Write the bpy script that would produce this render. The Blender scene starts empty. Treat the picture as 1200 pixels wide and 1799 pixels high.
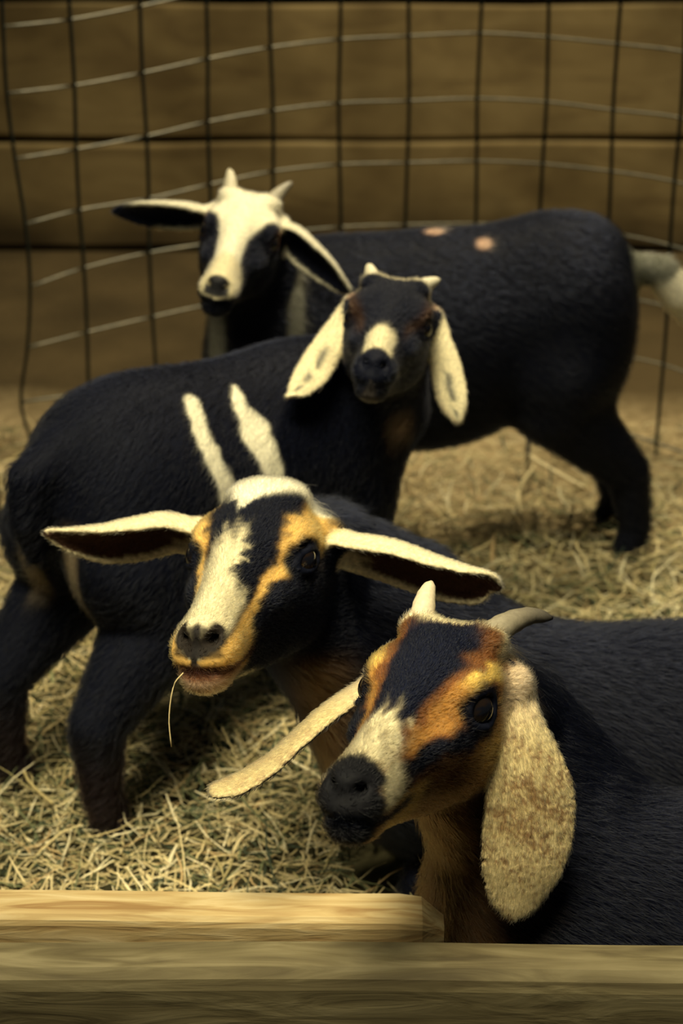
import bpy, math, random
import numpy as np
from mathutils import Vector, Matrix

random.seed(7)
RNG = np.random.default_rng(11)
scene = bpy.context.scene
COL = scene.collection

# ------------------------------------------------------------------ camera
F_PX = 3600.0
PITCH = math.radians(24.0)
CAM_H = 1.10
CP, SP = math.cos(PITCH), math.sin(PITCH)
AX_R = np.array([1.0, 0, 0]); AX_F = np.array([0, CP, -SP]); AX_U = np.array([0, SP, CP])
CAM = np.array([0, 0, CAM_H])
cam_d = bpy.data.cameras.new('camera')
cam_d.sensor_fit = 'VERTICAL'; cam_d.sensor_height = 36.0; cam_d.sensor_width = 24.0
cam_d.lens = F_PX / 1799.0 * 36.0
cam_d.clip_start = 0.05
cam_d.dof.use_dof = True
cam_d.dof.focus_distance = 1.50
cam_d.dof.aperture_fstop = 7.0
cam = bpy.data.objects.new('camera', cam_d)
cam.location = CAM; cam.rotation_euler = (math.pi / 2 - PITCH, 0, 0)
COL.objects.link(cam); scene.camera = cam

# ------------------------------------------------------------------ world, lights, exposure
world = bpy.data.worlds.new('world'); scene.world = world; world.use_nodes = True
bg = world.node_tree.nodes['Background']
bg.inputs[0].default_value = (0.30, 0.42, 0.50, 1); bg.inputs[1].default_value = 0.07


def spot(name, loc, aim, power, color, size, angle, blend):
    d = bpy.data.lights.new(name, 'SPOT')
    d.energy = power; d.color = color; d.shadow_soft_size = size
    d.spot_size = math.radians(angle); d.spot_blend = blend
    o = bpy.data.objects.new(name, d); COL.objects.link(o)
    o.location = loc
    o.rotation_euler = (Vector(aim) - Vector(loc)).to_track_quat('-Z', 'Y').to_euler()
    return o


spot('key_spot', (-0.35, 0.78, 2.5), (0.08, 1.54, 0.20), 700, (1.0, 0.90, 0.60), 0.65, 39, 1.0)  # unseen key spot; cone shaped to leave the far goats and wall dim
spot('back_fill', (0.42, 2.82, 2.3), (0.14, 2.85, 0.0), 235, (1.0, 0.86, 0.56), 0.20, 82, 0.8)  # added fill, no visible source: brightens the back wall and rear straw
scene.view_settings.view_transform = 'Standard'
scene.view_settings.look = 'None'
scene.view_settings.exposure = 0.0
scene.view_settings.gamma = 1.0
scene.view_settings.use_curve_mapping = False


# ------------------------------------------------------------------ helpers
def P(u, v, z):
    """world point seen at pixel (u, v) at distance z along the viewing direction"""
    return CAM + z * (AX_F + AX_R * (u - 600.0) / F_PX - AX_U * (v - 899.5) / F_PX)


def PY(u, v, y):
    """world point seen at pixel (u, v) at ground distance y"""
    d = AX_F + AX_R * (u - 600.0) / F_PX - AX_U * (v - 899.5) / F_PX
    return CAM + d * (y / d[1])


def depth(p):
    return float((np.asarray(p) - CAM) @ AX_F)


def nrm(v):
    v = np.asarray(v, float); return v / (np.linalg.norm(v) + 1e-12)


def tag(o, label=None, cat=None, group=None, kind=None):
    if label: o['label'] = label
    if cat: o['category'] = cat
    if group: o['group'] = group
    if kind: o['kind'] = kind
    return o


def mesh_obj(name, verts, faces, mat, parent=None, smooth=True, cols=None):
    me = bpy.data.meshes.new(name)
    verts = np.asarray(verts, np.float32)
    if isinstance(faces, np.ndarray):
        n, k = faces.shape
        me.vertices.add(len(verts)); me.vertices.foreach_set('co', verts.ravel())
        me.loops.add(n * k); me.loops.foreach_set('vertex_index', faces.astype(np.int32).ravel())
        me.polygons.add(n)
        me.polygons.foreach_set('loop_start', np.arange(0, n * k, k, dtype=np.int32))
        me.update(calc_edges=True)
    else:
        me.from_pydata(verts.tolist(), [], faces); me.update()
    if smooth:
        me.polygons.foreach_set('use_smooth', np.ones(len(me.polygons), bool))
    if cols is not None:
        a = me.color_attributes.new('Col', 'FLOAT_COLOR', 'POINT')
        c = np.ones((len(verts), 4), np.float32); c[:, :3] = cols
        a.data.foreach_set('color', c.ravel())
    if mat: me.materials.append(mat)
    o = bpy.data.objects.new(name, me); COL.objects.link(o)
    if parent: o.parent = parent
    return o


def catmull(pts, n):
    pts = np.asarray(pts, float)
    if len(pts) == 2:
        t = np.linspace(0, 1, n)[:, None]; return pts[0] * (1 - t) + pts[1] * t
    q = np.vstack([2 * pts[0] - pts[1], pts, 2 * pts[-1] - pts[-2]])
    T = np.linspace(0, len(pts) - 1, n); out = []
    for t in T:
        i = min(int(t), len(pts) - 2); f = t - i
        p0, p1, p2, p3 = q[i:i + 4]
        out.append(.5 * (2 * p1 + (p2 - p0) * f + (2 * p0 - 5 * p1 + 4 * p2 - p3) * f * f + (3 * p1 - p0 - 3 * p2 + p3) * f ** 3))
    return np.array(out)


def tube_geo(path, radii, sides=8, caps=True):
    """loft of circles along a path; returns vertices and faces"""
    path = np.asarray(path, float); n = len(path)
    radii = np.broadcast_to(np.asarray(radii, float), (n,))
    tan = np.gradient(path, axis=0)
    ref = np.array([0.31, 0.17, 0.93])
    V = []; Fc = []
    for i in range(n):
        t = nrm(tan[i]); a = nrm(np.cross(t, ref if abs(t @ ref) < .95 else np.array([1., 0, 0]))); b = np.cross(t, a)
        for j in range(sides):
            an = 2 * math.pi * j / sides
            V.append(path[i] + radii[i] * (math.cos(an) * a + math.sin(an) * b))
    for i in range(n - 1):
        for j in range(sides):
            k = (j + 1) % sides
            Fc.append((i * sides + j, i * sides + k, (i + 1) * sides + k, (i + 1) * sides + j))
    if caps:
        Fc.append(tuple(range(sides))[::-1]); Fc.append(tuple((n - 1) * sides + j for j in range(sides)))
    return V, Fc


# ------------------------------------------------------------------ materials
def new_mat(name):
    m = bpy.data.materials.new(name); m.use_nodes = True
    return m, m.node_tree.nodes, m.node_tree.links, m.node_tree.nodes['Principled BSDF']


def ramp(nodes, stops):
    r = nodes.new('ShaderNodeValToRGB'); e = r.color_ramp.elements
    while len(e) < len(stops): e.new(0.5)
    for el, (p, c) in zip(e, stops):
        el.position = p; el.color = (*c, 1)
    return r


def wood_mat(name, c_dark, c_mid, c_light, stretch=(1.2, 14, 14), rough=0.75, knots=True):
    m, N, L, B = new_mat(name)
    tc = N.new('ShaderNodeTexCoord'); mp = N.new('ShaderNodeMapping'); mp.inputs['Scale'].default_value = stretch
    L.new(tc.outputs['Object'], mp.inputs[0])
    n1 = N.new('ShaderNodeTexNoise'); n1.inputs['Scale'].default_value = 3.0; n1.inputs['Detail'].default_value = 8
    n1.inputs['Distortion'].default_value = 1.2
    L.new(mp.outputs[0], n1.inputs['Vector'])
    n2 = N.new('ShaderNodeTexNoise'); n2.inputs['Scale'].default_value = 5.0; n2.inputs['Detail'].default_value = 5
    L.new(tc.outputs['Object'], n2.inputs['Vector'])
    r1 = ramp(N, [(0.30, c_dark), (0.5, c_mid), (0.72, c_light)])
    L.new(n1.outputs['Fac'], r1.inputs[0])
    r2 = ramp(N, [(0.32, (0.45, 0.42, 0.36)), (0.6, (1, 1, 1))])
    L.new(n2.outputs['Fac'], r2.inputs[0])
    mx = N.new('ShaderNodeMix'); mx.data_type = 'RGBA'; mx.blend_type = 'MULTIPLY'; mx.inputs[0].default_value = 0.8
    L.new(r1.outputs[0], mx.inputs[6]); L.new(r2.outputs[0], mx.inputs[7])
    L.new(mx.outputs[2], B.inputs['Base Color'])
    bp = N.new('ShaderNodeBump'); bp.inputs['Strength'].default_value = 0.35; bp.inputs['Distance'].default_value = 0.004
    L.new(n1.outputs['Fac'], bp.inputs['Height']); L.new(bp.outputs[0], B.inputs['Normal'])
    B.inputs['Roughness'].default_value = rough
    B.inputs['Specular IOR Level'].default_value = 0.25
    return m


M_WALL = wood_mat('wall_wood', (0.155, 0.108, 0.045), (0.22, 0.160, 0.068), (0.26, 0.195, 0.088), (1.5, 4.5, 4.5))
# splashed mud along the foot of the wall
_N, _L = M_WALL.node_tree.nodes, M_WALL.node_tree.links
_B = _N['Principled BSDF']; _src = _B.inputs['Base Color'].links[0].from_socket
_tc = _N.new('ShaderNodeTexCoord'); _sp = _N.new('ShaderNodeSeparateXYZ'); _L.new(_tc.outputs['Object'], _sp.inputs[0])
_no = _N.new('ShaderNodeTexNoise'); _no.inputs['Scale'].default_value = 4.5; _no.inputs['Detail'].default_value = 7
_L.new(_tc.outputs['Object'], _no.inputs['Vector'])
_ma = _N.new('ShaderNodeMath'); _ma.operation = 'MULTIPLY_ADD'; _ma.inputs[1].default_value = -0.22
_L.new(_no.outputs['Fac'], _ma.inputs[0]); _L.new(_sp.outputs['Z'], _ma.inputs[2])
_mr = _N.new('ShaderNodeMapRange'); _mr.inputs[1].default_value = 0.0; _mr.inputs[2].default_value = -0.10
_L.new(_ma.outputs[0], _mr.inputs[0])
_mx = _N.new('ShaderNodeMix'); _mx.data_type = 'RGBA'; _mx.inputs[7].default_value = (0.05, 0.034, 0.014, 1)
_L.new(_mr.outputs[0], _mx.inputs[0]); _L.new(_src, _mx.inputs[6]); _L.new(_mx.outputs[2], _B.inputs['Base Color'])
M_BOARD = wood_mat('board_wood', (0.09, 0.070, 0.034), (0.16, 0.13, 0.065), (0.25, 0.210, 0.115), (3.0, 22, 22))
M_PLANK = wood_mat('plank_wood', (0.30, 0.18, 0.07), (0.48, 0.35, 0.16), (0.62, 0.50, 0.28), (3.0, 30, 30))


def vcol_mat(name, rough=0.6, spec=0.3, sheen=0.0, sheen_tint=(1, 1, 1), noise=0.0):
    m, N, L, B = new_mat(name)
    a = N.new('ShaderNodeAttribute'); a.attribute_name = 'Col'
    if noise:
        tc = N.new('ShaderNodeTexCoord')
        n = N.new('ShaderNodeTexNoise'); n.inputs['Scale'].default_value = 350; n.inputs['Detail'].default_value = 4
        L.new(tc.outputs['Object'], n.inputs['Vector'])
        r = ramp(N, [(0.3, (1 - noise,) * 3), (0.7, (1 + noise,) * 3)])
        L.new(n.outputs['Fac'], r.inputs[0])
        mx = N.new('ShaderNodeMix'); mx.data_type = 'RGBA'; mx.blend_type = 'MULTIPLY'; mx.inputs[0].default_value = 1
        L.new(a.outputs['Color'], mx.inputs[6]); L.new(r.outputs[0], mx.inputs[7])
        L.new(mx.outputs[2], B.inputs['Base Color'])
        bp = N.new('ShaderNodeBump'); bp.inputs['Strength'].default_value = 0.12; bp.inputs['Distance'].default_value = 0.002
        L.new(n.outputs['Fac'], bp.inputs['Height']); L.new(bp.outputs[0], B.inputs['Normal'])
    else:
        L.new(a.outputs['Color'], B.inputs['Base Color'])
    B.inputs['Roughness'].default_value = rough
    B.inputs['Specular IOR Level'].default_value = spec
    if sheen:
        B.inputs['Sheen Weight'].default_value = sheen; B.inputs['Sheen Tint'].default_value = (*sheen_tint, 1)
    return m


M_SKIN = vcol_mat('goat_coat', 0.7, 0.12, noise=0.25)
M_FUR, N, L, B = new_mat('goat_fur')
hb = N.new('ShaderNodeBsdfHairPrincipled'); hb.parametrization = 'COLOR'
hb.inputs['Roughness'].default_value = 0.36; hb.inputs['IOR'].default_value = 1.30; hb.inputs['Radial Roughness'].default_value = 0.55
at = N.new('ShaderNodeAttribute'); at.attribute_name = 'Col'
L.new(at.outputs['Color'], hb.inputs['Color']); L.new(hb.outputs[0], N['Material Output'].inputs['Surface']); N.remove(B)
M_STRAW = vcol_mat('straw', 0.65, 0.2)
M_EYE = vcol_mat('goat_eye', 0.06, 0.6)


def plain(name, col, rough=0.5, metal=0.0, spec=0.4, noise_scale=0, col2=None):
    m, N, L, B = new_mat(name)
    B.inputs['Roughness'].default_value = rough; B.inputs['Metallic'].default_value = metal
    B.inputs['Specular IOR Level'].default_value = spec
    if noise_scale:
        tc = N.new('ShaderNodeTexCoord'); n = N.new('ShaderNodeTexNoise')
        n.inputs['Scale'].default_value = noise_scale; n.inputs['Detail'].default_value = 5
        L.new(tc.outputs['Object'], n.inputs['Vector'])
        r = ramp(N, [(0.35, col), (0.65, col2 or col)]); L.new(n.outputs['Fac'], r.inputs[0])
        L.new(r.outputs[0], B.inputs['Base Color'])
    else:
        B.inputs['Base Color'].default_value = (*col, 1)
    return m


M_WIRE = plain('fence_wire', (0.17, 0.17, 0.14), 0.5, 0.3, 0.4, 60, (0.26, 0.24, 0.18))
M_WIRE_V = plain('fence_wire_dark', (0.012, 0.018, 0.016), 0.55, 0.3, 0.3, 60, (0.025, 0.03, 0.026))
M_HOOF = plain('hoof_horn', (0.012, 0.011, 0.012), 0.5, 0, 0.4, 90, (0.03, 0.025, 0.02))
M_HORN = vcol_mat('horn', 0.45, 0.4, noise=0.12)
M_STAKE = wood_mat('stake_wood', (0.02, 0.022, 0.015), (0.04, 0.04, 0.028), (0.08, 0.075, 0.05), (14, 14, 1.2))

# floor: packed dirt, paler at the rear of the pen, darker outside it
m, N, L, B = new_mat('dirt_floor'); M_FLOOR = m
tc = N.new('ShaderNodeTexCoord')
n1 = N.new('ShaderNodeTexNoise'); n1.inputs['Scale'].default_value = 5; n1.inputs['Detail'].default_value = 8
n2 = N.new('ShaderNodeTexNoise'); n2.inputs['Scale'].default_value = 60; n2.inputs['Detail'].default_value = 6
L.new(tc.outputs['Object'], n1.inputs['Vector']); L.new(tc.outputs['Object'], n2.inputs['Vector'])
sx = N.new('ShaderNodeSeparateXYZ'); L.new(tc.outputs['Object'], sx.inputs[0])
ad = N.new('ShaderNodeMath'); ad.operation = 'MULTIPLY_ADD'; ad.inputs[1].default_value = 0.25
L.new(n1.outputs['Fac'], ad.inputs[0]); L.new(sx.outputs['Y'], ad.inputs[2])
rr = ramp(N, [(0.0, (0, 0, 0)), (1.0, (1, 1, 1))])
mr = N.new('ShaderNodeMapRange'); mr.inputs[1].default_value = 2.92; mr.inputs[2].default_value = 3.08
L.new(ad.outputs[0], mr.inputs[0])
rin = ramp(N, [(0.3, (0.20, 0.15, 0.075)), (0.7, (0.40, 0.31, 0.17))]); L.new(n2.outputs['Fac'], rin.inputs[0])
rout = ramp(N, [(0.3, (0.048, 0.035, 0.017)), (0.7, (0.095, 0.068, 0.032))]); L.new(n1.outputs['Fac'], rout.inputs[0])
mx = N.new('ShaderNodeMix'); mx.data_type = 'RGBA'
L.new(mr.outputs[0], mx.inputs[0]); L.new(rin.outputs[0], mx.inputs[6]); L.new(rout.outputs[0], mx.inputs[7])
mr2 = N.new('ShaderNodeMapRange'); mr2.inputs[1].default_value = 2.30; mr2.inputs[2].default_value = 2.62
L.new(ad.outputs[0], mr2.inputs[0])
mx2 = N.new('ShaderNodeMix'); mx2.data_type = 'RGBA'; mx2.inputs[6].default_value = (0.055, 0.050, 0.024, 1)  # dark under the straw: shade of its gaps put into the colour
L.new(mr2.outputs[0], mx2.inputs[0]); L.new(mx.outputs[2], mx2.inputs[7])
L.new(mx2.outputs[2], B.inputs['Base Color']); B.inputs['Roughness'].default_value = 0.95
B.inputs['Specular IOR Level'].default_value = 0.1
bp = N.new('ShaderNodeBump'); bp.inputs['Strength'].default_value = 0.5; bp.inputs['Distance'].default_value = 0.01
L.new(n2.outputs['Fac'], bp.inputs['Height']); L.new(bp.outputs[0], B.inputs['Normal'])


# ------------------------------------------------------------------ setting: floor, plank wall
def hmap(x, y):
    """gentle unevenness of the bedding"""
    return 0.006 * (np.sin(9 * x + 2.1 * np.sin(5 * y)) + np.sin(11 * y + 1.7 * np.sin(6 * x + 1))) + 0.012


gx, gy = np.meshgrid(np.linspace(-2.6, 2.6, 80), np.linspace(-0.6, 3.75, 70), indexing='ij')
gz = -0.004 + 0.004 * np.sin(3.1 * gx + np.sin(4 * gy)) * np.sin(2.7 * gy)
fv = np.stack([gx, gy, gz], -1).reshape(-1, 3)
ii = np.arange(79)[:, None] * 70 + np.arange(69)[None, :]
ff = np.stack([ii, ii + 70, ii + 71, ii + 1], -1).reshape(-1, 4)
floor = tag(mesh_obj('floor', fv, ff, M_FLOOR), kind='structure')

WALL_Y = 3.66


def rough_board(name, x0, x1, y0, y1, z0, z1, mat, parent=None, nseg=24, wob=0.004, bev=0.006, seed=0, round_end=False, fr=None):
    """a board along X with softened, slightly wavy edges"""
    r = np.random.default_rng(seed); fr = fr or bev
    xs = np.linspace(x0, x1, nseg)
    ph = r.uniform(0, 6, 4)
    V = []
    for i, x in enumerate(xs):
        e = 1.0
        if round_end:
            dd = (x1 - x) / 0.035
            e = math.sqrt(max(0.0, 1 - (1 - min(1, dd)) ** 2)) * 0.45 + 0.55
        a0 = wob * math.sin(3.1 * x + ph[0]) + wob * .5 * math.sin(11 * x + ph[1])
        a1 = wob * math.sin(2.7 * x + ph[2]) + wob * .5 * math.sin(13 * x + ph[3])
        zz1 = z1 + a1; zz0 = z0 + a0
        yc = (y0 + y1) / 2; hy = (y1 - y0) / 2 * e
        ya, yb = yc - hy, yc + hy
        if round_end: zz1 = zz1 - (1 - e) * 0.03
        for (yy, z) in ((ya, zz0 + bev), (ya, zz1 - fr), (ya + fr * .13, zz1 - fr * .5), (ya + fr * .5, zz1 - fr * .13), (ya + fr, zz1), (yb - bev, zz1), (yb, zz1 - bev), (yb, zz0 + bev), (yb - bev, zz0), (ya + bev, zz0)):
            V.append((x, yy, z))
    k = 10; Fc = []
    for i in range(nseg - 1):
        for j in range(k):
            Fc.append((i * k + j, (i + 1) * k + j, (i + 1) * k + (j + 1) % k, i * k + (j + 1) % k))
    Fc.append(tuple(range(k))); Fc.append(tuple((nseg - 1) * k + j for j in range(k))[::-1])
    o = mesh_obj(name, V, Fc, mat, parent, smooth=False)
    return o


wall = bpy.data.objects.new('wall_back', None); COL.objects.link(wall)
wall.location = (0, 0, 0); tag(wall, kind='structure')
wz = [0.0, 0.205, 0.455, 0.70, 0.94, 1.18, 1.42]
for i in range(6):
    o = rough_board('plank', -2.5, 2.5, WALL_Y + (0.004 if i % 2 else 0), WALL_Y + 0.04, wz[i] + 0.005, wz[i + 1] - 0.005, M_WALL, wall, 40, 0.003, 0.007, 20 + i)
o = rough_board('backing', -2.5, 2.5, WALL_Y + 0.041, WALL_Y + 0.06, 0, 1.42, M_STAKE, wall, 4, 0, 0.002, 3)

# ------------------------------------------------------------------ front boards of the pen
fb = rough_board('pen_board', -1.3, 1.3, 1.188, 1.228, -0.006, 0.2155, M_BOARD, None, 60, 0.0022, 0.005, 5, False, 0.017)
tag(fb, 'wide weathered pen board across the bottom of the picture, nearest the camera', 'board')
ib = rough_board('wooden_plank', -1.25, 0.078, 1.282, 1.322, -0.006, 0.196, M_PLANK, None, 80, 0.0020, 0.006, 9, True, 0.009)
tag(ib, 'pale shorter plank with a rounded end, just behind the wide front board', 'plank')

# ------------------------------------------------------------------ wire fence
fence = bpy.data.objects.new('wire_fence', None); COL.objects.link(fence)
fence.location = (0, 2.85, 0)
tag(fence, 'dark welded wire mesh fence curving round behind the goats', 'fence')
COLX0 = [20, 135, 257, 368, 479, 597, 716, 838, 955, 1075, 1190]      # where each upright crosses the r1 row
COLY = [2.66, 2.70, 2.745, 2.785, 2.82, 2.845, 2.85, 2.845, 2.81, 2.75, 2.68]
ROWS = [[48, 35, 12, -14, -32, -44, -50, -54, -46, -34, -20],
        [165, 151, 129, 104, 84, 70, 64, 59, 66, 78, 92], [280, 263, 240, 215, 195, 182, 178, 174, 180, 194, 208],
        [395, 370, 350, 325, 302, 290, 287, 284, 289, 302, 320], [505, 472, 445, 428, 412, 400, 396, 394, 397, 410, 432],
        [612, 585, 558, 535, 520, 508, 502, 500, 505, 518, 540], [708, 690, 660, 640, 625, 612, 605, 603, 608, 622, 642]]
fx = np.array([PY(u, 263, y)[0] for u, y in zip(COLX0, COLY)])
fyy = np.array(COLY)
fz = np.array([[CAM_H + PY(600, v, y)[2] - CAM_H for v, y in zip(r, COLY)] for r in ROWS])
# the uprights continue off the right edge of the picture and a row above it
ex = [fx[-1] + 0.085, fx[-1] + 0.165, fx[-1] + 0.24]; ey = [2.58, 2.46, 2.32]
fx = np.concatenate([fx, ex]); fyy = np.concatenate([fyy, ey])
fz = np.concatenate([fz, fz[:, -1:] - 0.004, fz[:, -1:] - 0.008, fz[:, -1:] - 0.012], 1)
fz = np.vstack([fz[0] + 0.19, fz[0] + 0.095, fz, np.full(len(fx), 0.012)])
wob = {0: {4: 0.004, 5: 0.012, 6: 0.013, 7: 0.004, 8: -0.010, 9: 0.004}}
for ci in range(len(fx)):
    pts = []
    for ri in range(fz.shape[0]):
        dx = wob.get(ci, {}).get(ri, 0.0015 * math.sin(ci * 3.3 + ri * 1.7))
        pts.append((fx[ci] + dx, fyy[ci], fz[ri, ci]))
    pts.append((fx[ci] + (0.012 if ci == 0 else 0), fyy[ci] - 0.004, -0.012))
    path = catmull(pts, len(pts) * 3)
    V, Fc = tube_geo(path - np.array([0, 2.85, 0]), 0.0026, 6)
    mesh_obj('upright_wire', V, Fc, M_WIRE_V, fence)
for ri in range(fz.shape[0]):
    pts = [(fx[ci] + wob.get(ci, {}).get(ri, 0.0015 * math.sin(ci * 3.3 + ri * 1.7)), fyy[ci] + 0.003, fz[ri, ci]) for ci in range(len(fx))]
    path = catmull(pts, len(pts) * 4)
    V, Fc = tube_geo(path - np.array([0, 2.85, 0]), 0.0021, 6)
    mesh_obj('cross_wire', V, Fc, M_WIRE, fence)

# stake at the left edge
sxp = PY(-8, 940, 2.38)
V, Fc = tube_geo([(sxp[0], 2.38, -0.01), (sxp[0] - .002, 2.38, 0.15), (sxp[0] - .004, 2.38, 0.27), (sxp[0] - .004, 2.38, 0.28)], [0.011, 0.010, 0.0095, 0.004], 10)
tag(mesh_obj('stake', V, Fc, M_STAKE), 'short dark stake standing at the left edge beside the striped goat', 'stake')


# ------------------------------------------------------------------ sculpting field
class Field:
    def __init__(self, lo, hi, h):
        self.lo = np.array(lo, float); self.h = h
        self.n = np.ceil((np.array(hi) - self.lo) / h).astype(int) + 1
        self.ax = [(self.lo[i] + h * np.arange(self.n[i])).astype(np.float32) for i in range(3)]
        self.d = np.full(self.n, 1.0, np.float32)

    def win(self, lo, hi):
        a = np.clip(np.floor((np.asarray(lo) - self.lo) / self.h).astype(int), 0, self.n)
        b = np.clip(np.ceil((np.asarray(hi) - self.lo) / self.h).astype(int) + 1, 0, self.n)
        sl = tuple(slice(a[i], b[i]) for i in range(3))
        return sl, self.ax[0][sl[0]][:, None, None], self.ax[1][sl[1]][None, :, None], self.ax[2][sl[2]][None, None, :]

    def add(self, sl, dn, k):
        d = self.d[sl]
        if k <= 0:
            np.minimum(d, dn, out=d); return
        hh = np.clip(0.5 + 0.5 * (d - dn) / k, 0, 1)
        self.d[sl] = d + (dn - d) * hh - k * hh * (1 - hh)

    def cut(self, sl, dn, k):
        d = self.d[sl]; dn = -dn
        hh = np.clip(0.5 - 0.5 * (d - dn) / k, 0, 1)
        self.d[sl] = d + (dn - d) * hh + k * hh * (1 - hh)

    def ell(self, c, r, k=0.02, R=None, cut=False):
        c = np.asarray(c, float); r = np.asarray(r, float)
        R = np.eye(3) if R is None else R
        e = np.sqrt(((R * r) ** 2).sum(1)) + k + 0.02
        sl, x, y, z = self.win(c - e, c + e)
        if 0 in self.d[sl].shape: return
        x = x - c[0]; y = y - c[1]; z = z - c[2]
        q = [x * R[0, i] + y * R[1, i] + z * R[2, i] for i in range(3)]
        k0 = np.sqrt(sum((q[i] / r[i]) ** 2 for i in range(3))) + 1e-6
        k1 = np.sqrt(sum((q[i] / r[i] ** 2) ** 2 for i in range(3))) + 1e-6
        dn = (k0 * (k0 - 1) / k1).astype(np.float32)
        (self.cut if cut else self.add)(sl, dn, k)

    def cone_d(self, p0, p1, r0, r1, x, y, z):
        ab = p1 - p0; L2 = ab @ ab + 1e-12
        X = x - p0[0]; Y = y - p0[1]; Z = z - p0[2]
        t = np.clip((X * ab[0] + Y * ab[1] + Z * ab[2]) / L2, 0, 1)
        return (np.sqrt((X - t * ab[0]) ** 2 + (Y - t * ab[1]) ** 2 + (Z - t * ab[2]) ** 2) - (r0 + (r1 - r0) * t)).astype(np.float32)

    def tube(self, pts, rad, k=0.02, cut=False, ik=0.0):
        pts = np.asarray(pts, float); m = max(rad) + k + 0.02
        sl, x, y, z = self.win(pts.min(0) - m, pts.max(0) + m)
        if 0 in self.d[sl].shape: return
        dn = None
        for i in range(len(pts) - 1):
            q = self.cone_d(pts[i], pts[i + 1], rad[i], rad[i + 1], x, y, z)
            dn = q if dn is None else np.minimum(dn, q)
        (self.cut if cut else self.add)(sl, dn, k)

    def splat(self, pts, rad):
        h = self.h
        for p, r in zip(pts, rad):
            m = r + 3 * h
            sl, x, y, z = self.win(p - m, p + m)
            if 0 in self.d[sl].shape: continue
            np.minimum(self.d[sl], np.sqrt((x - p[0]) ** 2 + (y - p[1]) ** 2 + (z - p[2]) ** 2) - np.float32(r), out=self.d[sl])

    def mesh(self):
        d = self.d; s = d < 0
        nx, ny, nz = d.shape
        allc = np.ones((nx - 1, ny - 1, nz - 1), bool); anyc = np.zeros_like(allc)
        for i in (0, 1):
            for j in (0, 1):
                for k in (0, 1):
                    q = s[i:nx - 1 + i, j:ny - 1 + j, k:nz - 1 + k]
                    allc &= q; anyc |= q
        act = anyc & ~allc
        idx = np.argwhere(act)
        vid = np.full(act.shape, -1, np.int32); vid[act] = np.arange(len(idx))
        pos = np.zeros((len(idx), 3)); cnt = np.zeros(len(idx))
        C8 = [(i, j, k) for i in (0, 1) for j in (0, 1) for k in (0, 1)]
        for a in C8:
            for b in C8:
                if sum(b) - sum(a) == 1 and sum(abs(p - q) for p, q in zip(a, b)) == 1:
                    da = d[idx[:, 0] + a[0], idx[:, 1] + a[1], idx[:, 2] + a[2]]
                    db = d[idx[:, 0] + b[0], idx[:, 1] + b[1], idx[:, 2] + b[2]]
                    mk = (da < 0) != (db < 0)
                    t = np.where(mk, da / np.where(mk, da - db, 1), 0)
                    pos += mk[:, None] * (np.array(a) + t[:, None] * (np.array(b) - np.array(a)))
                    cnt += mk
        V = self.lo + self.h * (idx + pos / cnt[:, None])
        Q = []
        for ax in range(3):
            sh = [slice(None)] * 3; s0 = list(sh); s1 = list(sh)
            s0[ax] = slice(0, -1); s1[ax] = slice(1, None)
            a = s[tuple(s0)]; b = s[tuple(s1)]
            e = np.argwhere(a != b)
            o1, o2 = [(1, 2), (2, 0), (0, 1)][ax]
            e = e[(e[:, o1] > 0) & (e[:, o2] > 0) & (e[:, o1] < self.n[o1] - 1) & (e[:, o2] < self.n[o2] - 1)]
            inside = a[e[:, 0], e[:, 1], e[:, 2]]

            def cell(p, q):
                g = e.copy(); g[:, o1] -= p; g[:, o2] -= q
                return vid[g[:, 0], g[:, 1], g[:, 2]]
            quad = np.stack([cell(1, 1), cell(0, 1), cell(0, 0), cell(1, 0)], 1)
            quad[~inside] = quad[~inside][:, ::-1]
            Q.append(quad)
        Q = np.vstack(Q)
        # light smoothing
        for _ in range(2):
            acc = np.zeros_like(V); c = np.zeros(len(V))
            for i in range(4):
                p, q = Q[:, i], Q[:, (i + 1) % 4]
                for ax in range(3):
                    acc[:, ax] += np.bincount(p, V[q, ax], len(V)) + np.bincount(q, V[p, ax], len(V))
                c += np.bincount(p, minlength=len(V)) + np.bincount(q, minlength=len(V))
            V = V * 0.5 + 0.5 * acc / c[:, None]
        return V, Q


# ------------------------------------------------------------------ goat head
HX = np.array([-.052, -.046, -.03, -.01, .01, .03, .05, .075, .10, .125, .148, .162, .170])
HT = np.array([.0, .020, .037, .045, .0465, .044, .0385, .028, .0165, .006, -.003, -.011, -.022])
HB = np.array([-.02, -.035, -.048, -.058, -.067, -.070, -.068, -.064, -.060, -.057, -.0520, -.048, -.037])
HW = np.array([.005, .026, .036, .0405, .042, .0415, .0385, .0300, .0235, .0212, .0205, .0168, .009])


def _dense(a):
    return catmull(np.stack([HX, a], 1), 160)


D_T, D_B, D_W = _dense(HT), _dense(HB), _dense(HW)


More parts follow.
